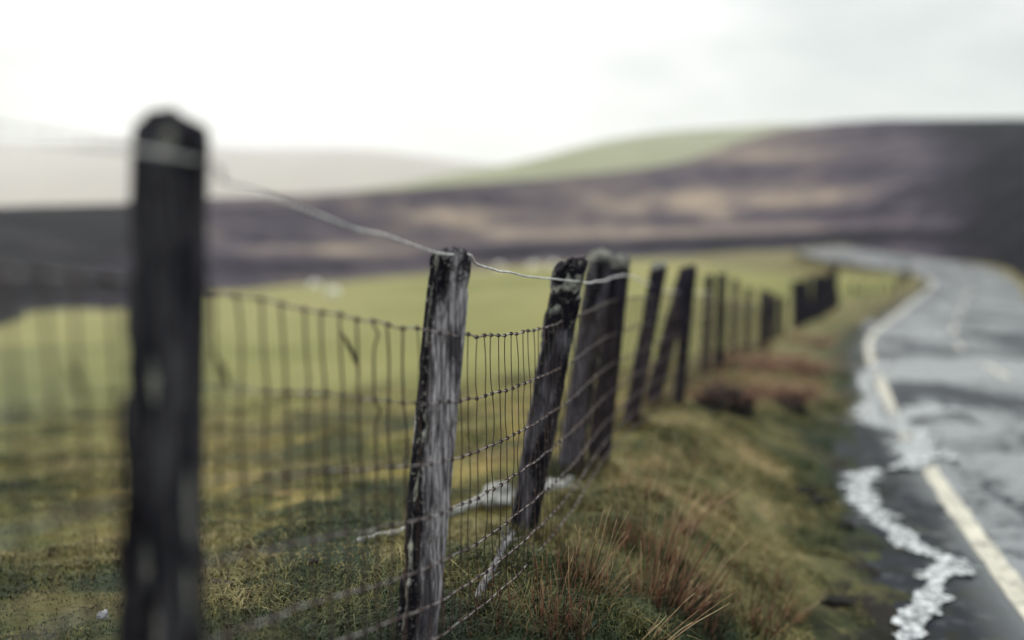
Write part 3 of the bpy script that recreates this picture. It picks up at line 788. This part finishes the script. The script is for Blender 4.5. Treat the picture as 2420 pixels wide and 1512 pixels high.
TUFTS = [  # u, v of the foot, blades, height range, spread, lean x, tint range, radius, label
    (1355, 1378, 46, .12, .23, .035, .02, (.0, .45), .0016, 'dark green and red upright grass tuft nearest the foot of the leaning lichened post'),
    (1398, 1392, 60, .12, .30, .05, .28, (.3, .95), .0013, 'straw coloured grass tuft with long raking stems, left of the tall red stemmed one'),
    (1466, 1290, 60, .10, .20, .05, .05, (.1, .6), .0017, 'short brown upright grass tuft standing behind the others in the middle of the bank'),
    (1540, 1424, 80, .14, .34, .05, .12, (.2, .8), .0016, 'tall red stemmed grass tuft in the middle of the foreground clumps'),
    (1568, 1325, 46, .12, .30, .05, .10, (.35, .9), .0017, 'pale stemmed grass tuft directly behind the tall red stemmed one'),
    (1606, 1418, 90, .12, .30, .06, .42, (.3, .95), .0015, 'bushy straw and russet grass tuft leaning hard right'),
    (1596, 1258, 30, .12, .27, .04, .55, (.5, 1.), .0019, 'sparse blurred straw tuft pointing to the upper right'),
    (1640, 1492, 80, .08, .20, .06, .12, (.0, .4), .0015, 'blackish grass tuft at the lower edge beneath the bushy leaning one'),
    (1765, 1475, 80, .10, .20, .08, .15, (.15, .7), .0018, 'reddish grass tuft low on the bank to the right of the other foreground tufts'),
    (1255, 1478, 90, .10, .20, .09, .05, (.1, .6), .0012, 'wide thin reddish grass tuft at the lower edge right of the sharp grey post'),
    (1322, 1500, 50, .12, .26, .05, .06, (.2, .75), .0014, 'russet grass tuft at the lower edge with one tall curved stem'),
    (1520, 1520, 16, .12, .22, .03, .75, (.6, 1.), .0015, 'few arching straw stems at the lower edge sweeping right'),
    (1815, 1385, 46, .09, .17, .07, .10, (.25, .7), .0019, 'small faded grass tuft on the slope towards the road'),
    (1858, 1462, 18, .12, .24, .03, .55, (.5, .9), .002, 'lone blurred straw stems nearest the road'),
    (1085, 1500, 120, .08, .20, .07, .03, (.0, .3), .0014, 'grass tuft tinted dark as post shadow, hugging the foot of the sharp grey post'),  # dark tint stands for the post's shadow on the grass
    (1500, 1165, 36, .12, .26, .08, .12, (.5, .95), .002, 'blurred pale stems on the bank in front of the thick dark pair'),
    (1585, 1110, 26, .14, .30, .08, .22, (.5, .95), .0022, 'blurred straw stems on the crest of the bank beyond the foreground tufts'),
    (1690, 1200, 40, .08, .14, .05, .1, (.2, .6), .0024, 'low brown blurred tuft midway down the bank'),
]
for k, (u, v, n, h0, h1, sprd, ln, tint, rad, lb) in enumerate(TUFTS):
    p = hit(u, v)
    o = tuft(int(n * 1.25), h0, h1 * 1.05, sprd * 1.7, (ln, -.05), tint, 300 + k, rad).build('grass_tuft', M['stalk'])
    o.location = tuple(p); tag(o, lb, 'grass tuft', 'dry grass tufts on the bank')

# rusty dead fern clumps, the shadowed hole below put in as a black lump
def clump(u, v, w, h, lb, seed, hollow=True, y=None):
    p = hit(u, v)
    e = empty('fern_clump', tuple(p)); tag(e, lb, 'fern', 'rusty dead fern clumps along the fence')
    tb = tuft(260, h * .5, h, w * .55, (.1, -.25), (.1, 1.), seed, .0032, .85, .6)
    vv = tb.v
    fo = tb.build('dead_fronds', M['frond'], e)
    fo.location = (.05, .13, .09 if hollow else 0)
    if hollow:
        n = 14; th = np.linspace(0, math.pi, n); ph = np.linspace(0, 2 * math.pi, 28, endpoint=False)
        A, B = np.meshgrid(th, ph, indexing='ij')
        r = 1 + .42 * fbm(np.sin(A) * np.cos(B) * 2, np.sin(A) * np.sin(B) * 2, np.cos(A) * 2, seed, 4)
        V = np.stack([r * np.sin(A) * np.cos(B) * w * .50, r * np.sin(A) * np.sin(B) * w * .40 , r * np.cos(A) * h * .46 - .01], -1)
        mesh_obj('hollow_shade_lump', V.reshape(-1, 3), grid_faces(n, 28, True), M['peat'], e)
clump(1708, 975, .46, .42, 'largest rusty dead fern clump over a black shadow lump beside the two thin posts', 11)
clump(1864, 968, .30, .27, 'small rusty fern clump over a small black shadow lump, right of the largest one', 12)
clump(1868, 878, .55, .40, 'rusty fern clump below the dark post cluster', 13, False)
clump(1905, 815, .6, .36, 'rusty fern clump at the right foot of the dark post cluster', 14, False)
clump(1770, 872, .5, .34, 'brownish fern clump at the feet of the thin far posts', 15, False)

# dark peat clods by the road
def blob(name, u, v, sx, sy, sz, mat, lb, cat, seed, group=None, p=None, rotz=0.0, lift=.25, hard=.3):
    p = hit(u, v) if p is None else np.array(p)
    n, m = 18, 30
    A, B = np.meshgrid(np.linspace(0, math.pi, n), np.linspace(0, 2 * math.pi, m, endpoint=False), indexing='ij')
    d = np.stack([np.sin(A) * np.cos(B), np.sin(A) * np.sin(B), np.cos(A)], -1)
    r = 1 + hard * fbm(d[..., 0] * 1.8 + seed, d[..., 1] * 1.8, d[..., 2] * 1.8, seed, 4)
    V = d * r[..., None] * [sx, sy, sz]
    o = mesh_obj(name, V.reshape(-1, 3), grid_faces(n, m, True), mat)
    o.location = (p[0], p[1], p[2] + sz * lift); o.rotation_euler.z = rotz
    tag(o, lb, cat, group); return o
G = 'black peat clods at the road verge'
blob('peat_clod', 1893, 1168, .085, .05, .035, M['peat'], 'left larger black peat clod on the green verge above the stream', 'clod', 3, G)
blob('peat_clod', 1945, 1190, .08, .05, .035, M['peat'], 'right black peat clod touching the wet road shoulder', 'clod', 4, G, rotz=.4)
blob('peat_clod', 2000, 1250, .05, .04, .03, M['peat'], 'small black peat clod in the mud beside the white stream', 'clod', 5, G)
blob('peat_clod', 1980, 1425, .06, .04, .02, M['peat'], 'flat black peat clod low on the verge in the lower right corner', 'clod', 6, G)
blob('stone', 2055, 775, .16, .16, .14, M['stone'], 'small pale round stone where the verge meets the far shoulder', 'stone', 8)
blob('stone', 243, 1462, .016, .014, .019, M['stone'], 'small pale stone in the grass left of the nearest post', 'stone', 9, hard=.4)
blob('stone', 742, 1328, .014, .010, .006, M['peat'], 'small dark stone in the pasture grass left of the sharp grey post', 'stone', 10)
blob('stone', 1176, 1192, .07, .05, .05, M['bleached'], 'whitish angular stone behind the netting beside the leaning lichened post', 'stone', 12, hard=.5, lift=.5)
blob('stone', 1312, 1166, .13, .06, .034, M['bleached'], 'flat whitish stone at the foot of the thick dark pair of posts', 'stone', 13, hard=.5, lift=.5)

# bleached branches, twigs
def branch(name, pts, r0, r1, mat, lb, cat, seed, twigs=0, tl=.08, twr=.3):
    r = random.Random(seed); tb = Tubes()
    c = catmull(pts, 10)
    c[:, 2] += .004 * np.array([r.uniform(-1, 1) for _ in c]); c[:, 0] += .003 * np.array([r.uniform(-1, 1) for _ in c])
    rad = np.linspace(r0, r1, len(c)) * (1 + .15 * np.array([r.uniform(-1, 1) for _ in c]))
    tb.add(c, rad, 9)
    for k in range(twigs):
        i = r.randrange(2, len(c) - 1); d = np.array((r.uniform(-1, 1), r.uniform(-.5, .8), r.uniform(.0, 1.0))); d /= np.linalg.norm(d)
        q = np.linspace(0, 1, 5)[:, None]
        tb.add(c[i] + d * q * tl * r.uniform(.5, 1.2) + np.array((r.uniform(-1, 1), 0, r.uniform(-1, 1))) * .012 * q ** 2, np.linspace(rad[i] * twr * 1.6, .0008, 5), 5)
    o = tb.build(name, mat, None, tuple(np.array(pts[0]))); tag(o, lb, cat); return o
def gp(u, v, up=0.0):
    p = hit(u, v); p[2] += up; return tuple(p)
branch('dead_branch', [gp(850, 1282, .01), gp(925, 1268, .012), gp(1000, 1248, .012), gp(1080, 1216, .016), gp(1150, 1190, .02), gp(1200, 1178, .01)], .010, .022, M['bleached'], 'long bleached dead branch lying in the pasture behind the netting', 'branch', 4, 2, .06)
branch('dead_branch', [gp(1272, 1172, .012), gp(1310, 1158, .02), gp(1352, 1148, .03)], .012, .016, M['bleached'], 'short bleached stick lying between the leaning post and the thick dark pair', 'branch', 8, 2, .05)
branch('dead_twig', [gp(1128, 1428, .01), gp(1150, 1385, .02), gp(1172, 1350, .025), gp(1195, 1310, .03), gp(1222, 1272, .04)], .012, .007, M['twig'], 'gnarled lichened twig tangled along the foot of the netting', 'twig', 5, 12, .07)
branch('dead_twig', [gp(1204, 1428, .012), gp(1222, 1412, .018), gp(1242, 1392, .03)], .004, .0015, M['darktwig'], 'small dark twig lying on the mossy turf right of the netting', 'twig', 6, 2, .02)
branch('dead_twig', [gp(478, 1400, .012), gp(510, 1388, .02), gp(550, 1390, .012)], .006, .004, M['darktwig'], 'dark brown twig on the turf right of the nearest post', 'twig', 7, 5, .03)

# wisps of dead grass caught in the netting
for k, (u0, v0, u1, v1, y, lb) in enumerate(((157, 850, 203, 968, 1.10, 'darkest dry leaf blade caught in the netting left of the nearest post'),
                                             (497, 825, 548, 935, 1.42, 'faint dry leaf blade caught in the netting right of the nearest post'),
                                             (804, 782, 850, 884, 1.88, 'dry leaf blade caught in the netting midway to the sharp grey post'))):
    a, b = np.array(P(u0, v0, y)), np.array(P(u1, v1, y + .02))
    t = np.linspace(0, 1, 9)[:, None]
    c = a + (b - a) * t + np.array((.006, -.006, .0)) * np.sin(t * math.pi)
    w = (.0042 * np.sin(t * math.pi * .9 + .25) + .0005)
    s = np.array((.95, .2, .25)); nrm = np.array((-.1, .95, .1)) * .0012
    V = np.stack([c - s * w, c + nrm * 2, c + s * w, c - nrm], 1).reshape(-1, 3)
    o = mesh_obj('dry_leaf', V - c[0], grid_faces(9, 4, True), M['leaf'], loc=tuple(c[0]))
    tag(o, lb, 'leaf', 'dry leaf blades caught in the netting')

# ------------------------------------------------------------------ sheep
def sheep_mesh():
    V = [(0, 0, .62), (.30, 0, .66), (-.32, 0, .64), (.46, 0, .62), (.60, 0, .40), (.72, 0, .24), (.80, 0, .17), (-.46, 0, .58)]
    R = [.25, .24, .25, .16, .10, .085, .055, .12]
    E = [(0, 1), (0, 2), (1, 3), (3, 4), (4, 5), (5, 6), (2, 7)]
    def addv(v, r, par):
        V.append(v); R.append(r); E.append((par, len(V) - 1)); return len(V) - 1
    for sx, par in ((.28, 1), (-.32, 2)):
        for sy in (-.13, .13):
            a = addv((sx, sy, .42), .10, par)
            b = addv((sx + (.03 if sx > 0 else .07), sy, .30), .055, a)
            c = addv((sx + (.02 if sx > 0 else -.05), sy, .18), .036, b)
            addv((sx + .03, sy, .0), .034, c)
    for sy in (-1, 1): addv((.60, .10 * sy, .36), .024, 4)
    me = bpy.data.meshes.new('sheep'); me.from_pydata(V, E, [])
    o = bpy.data.objects.new('sheep_build', me); COL.objects.link(o)
    sk = o.modifiers.new('s', 'SKIN'); o.modifiers.new('d', 'SUBSURF').levels = 2
    for i, r in enumerate(R): me.skin_vertices[0].data[i].radius = (r, r)
    me.skin_vertices[0].data[0].use_root = True
    dg = bpy.context.evaluated_depsgraph_get()
    m2 = bpy.data.meshes.new_from_object(o.evaluated_get(dg)); m2.name = 'sheep'
    bpy.data.objects.remove(o); m2.materials.append(M['fleece'])
    m2.polygons.foreach_set('use_smooth', np.ones(len(m2.polygons), bool))
    return m2
SM = None
try:
    me_ = bpy.data.meshes.new('t'); SM = sheep_mesh()
except Exception as ex:
    print('sheep', ex)
for u, v, rz, lb in ((742, 684, .3, 'white sheep grazing at the far left, the upper one of two close together'), (790, 706, 2.8, 'nearest white sheep, the lower and brighter of the left two'),
                 (1178, 640, .1, 'leftmost white sheep of the row along the far pasture edge'), (1262, 640, 3.0, 'middle white sheep of the row along the far pasture edge'), (1306, 638, .6, 'rightmost white sheep of the row along the far pasture edge')):
    p = hit(u, v)
    o = bpy.data.objects.new('sheep', SM); COL.objects.link(o); o.location = tuple(p); o.rotation_euler.z = rz
    o.scale = (1.35,) * 3
    tag(o, lb, 'sheep', 'sheep grazing in the far pasture')

# ------------------------------------------------------------------ air, sky, sun
def haze():
    v = [(x, y, z) for x in (-9500, 9500) for y in (-9500, 9500) for z in (-75, 640)]
    f = [(0, 1, 3, 2), (4, 6, 7, 5), (0, 4, 5, 1), (2, 3, 7, 6), (0, 2, 6, 4), (1, 5, 7, 3)]
    m = bpy.data.materials.new('haze_air'); m.use_nodes = True; t = m.node_tree
    t.nodes.remove(t.nodes['Principled BSDF'])
    pv = t.nodes.new('ShaderNodeVolumePrincipled')
    pv.inputs['Color'].default_value = (.93, .93, .95, 1); pv.inputs['Density'].default_value = HAZE; pv.inputs['Anisotropy'].default_value = .25
    t.links.new(pv.outputs[0], t.nodes['Material Output'].inputs['Volume'])
    o = mesh_obj('haze', v, f, m, smooth=False); tag(o, kind='stuff')
HAZE = .00014
haze()

SUN_EL, SUN_AZ = math.radians(36), math.radians(-50)      # azimuth from +Y towards +X
w = bpy.data.worlds.new('World'); S.world = w; w.use_nodes = True
t = w.node_tree; n = t.nodes; bg = n['Background']
sky = n.new('ShaderNodeTexSky'); sky.sky_type = 'NISHITA'; sky.sun_disc = False
sky.sun_elevation = SUN_EL; sky.sun_rotation = SUN_AZ; sky.dust_density = 2
t.links.new(sky.outputs[0], bg.inputs['Color']); bg.inputs['Strength'].default_value = .1
tc = n.new('ShaderNodeTexCoord'); mp = n.new('ShaderNodeMapping'); mp.inputs['Scale'].default_value = (1, 1, 2.6); mp.inputs['Location'].default_value = (.35, .1, .2)
t.links.new(tc.outputs['Generated'], mp.inputs['Vector'])
nz = n.new('ShaderNodeTexNoise'); nz.inputs['Scale'].default_value = 4.2; nz.inputs['Detail'].default_value = 6; nz.inputs['Roughness'].default_value = .52; nz.inputs['Distortion'].default_value = .4
t.links.new(mp.outputs[0], nz.inputs['Vector'])
# thin overcast: brighter round the veiled sun and low over the hills ahead
dp = n.new('ShaderNodeVectorMath'); dp.operation = 'DOT_PRODUCT'
nm = n.new('ShaderNodeVectorMath'); nm.operation = 'NORMALIZE'; t.links.new(tc.outputs['Generated'], nm.inputs[0])
t.links.new(nm.outputs[0], dp.inputs[0])
gv = Vector((math.sin(math.radians(-6)), math.cos(math.radians(-6)), .10)).normalized(); dp.inputs[1].default_value = gv
mr = n.new('ShaderNodeMapRange'); mr.inputs['From Min'].default_value = .86; mr.inputs['From Max'].default_value = 1.0; mr.inputs['To Min'].default_value = 0.0; mr.inputs['To Max'].default_value = 1.0
mr.interpolation_type = 'SMOOTHSTEP'; t.links.new(dp.outputs['Value'], mr.inputs['Value'])
ad = n.new('ShaderNodeMath'); ad.operation = 'MULTIPLY_ADD'; t.links.new(mr.outputs[0], ad.inputs[0]); ad.inputs[1].default_value = .30; t.links.new(nz.outputs['Fac'], ad.inputs[2])
cr = n.new('ShaderNodeValToRGB'); e = cr.color_ramp.elements
e[0].position = .40; e[0].color = (.32, .36, .37, 1); e[1].position = .90; e[1].color = (.73, .72, .70, 1)
k = e.new(.57); k.color = (.425, .45, .44, 1); k = e.new(.70); k.color = (.55, .553, .54, 1)
t.links.new(ad.outputs[0], cr.inputs['Fac'])
bg2 = n.new('ShaderNodeBackground'); t.links.new(cr.outputs['Color'], bg2.inputs['Color'])
# an overcast sky is several times brighter overhead than at the horizon
sx = n.new('ShaderNodeSeparateXYZ'); t.links.new(nm.outputs[0], sx.inputs[0])
zr = n.new('ShaderNodeMapRange'); zr.interpolation_type = 'SMOOTHSTEP'; t.links.new(sx.outputs['Z'], zr.inputs['Value'])
zr.inputs['From Min'].default_value = .15; zr.inputs['From Max'].default_value = .62; zr.inputs['To Min'].default_value = 1.0; zr.inputs['To Max'].default_value = 2.9
t.links.new(zr.outputs[0], bg2.inputs['Strength'])
mx = n.new('ShaderNodeMixShader'); mx.inputs[0].default_value = .9
t.links.new(bg.outputs[0], mx.inputs[1]); t.links.new(bg2.outputs[0], mx.inputs[2])
t.links.new(mx.outputs[0], n['World Output'].inputs['Surface'])

sl = bpy.data.lights.new('sun', 'SUN'); sl.energy = 1.5; sl.angle = math.radians(10); sl.color = (1, .95, .87)
so = bpy.data.objects.new('sun', sl); COL.objects.link(so)
d = Vector((math.sin(SUN_AZ) * math.cos(SUN_EL), math.cos(SUN_AZ) * math.cos(SUN_EL), math.sin(SUN_EL)))
so.rotation_euler = d.to_track_quat('Z', 'Y').to_euler()

cam = bpy.data.cameras.new('camera'); co = bpy.data.objects.new('camera', cam); COL.objects.link(co)
cam.sensor_width = 36; cam.lens = 35 * (2352 / 2352); cam.clip_end = 20000; cam.clip_start = .05
co.rotation_euler = (math.pi / 2 - PITCH, 0, 0)
cam.dof.use_dof = True; cam.dof.focus_distance = 2.74; cam.dof.aperture_fstop = .73; cam.dof.aperture_blades = 0
S.camera = co
S.view_settings.view_transform = 'Standard'; S.view_settings.look = 'None'; S.view_settings.gamma = 1; S.view_settings.exposure = .72
S.cycles.volume_bounces = 1
S.cycles.max_bounces = 8
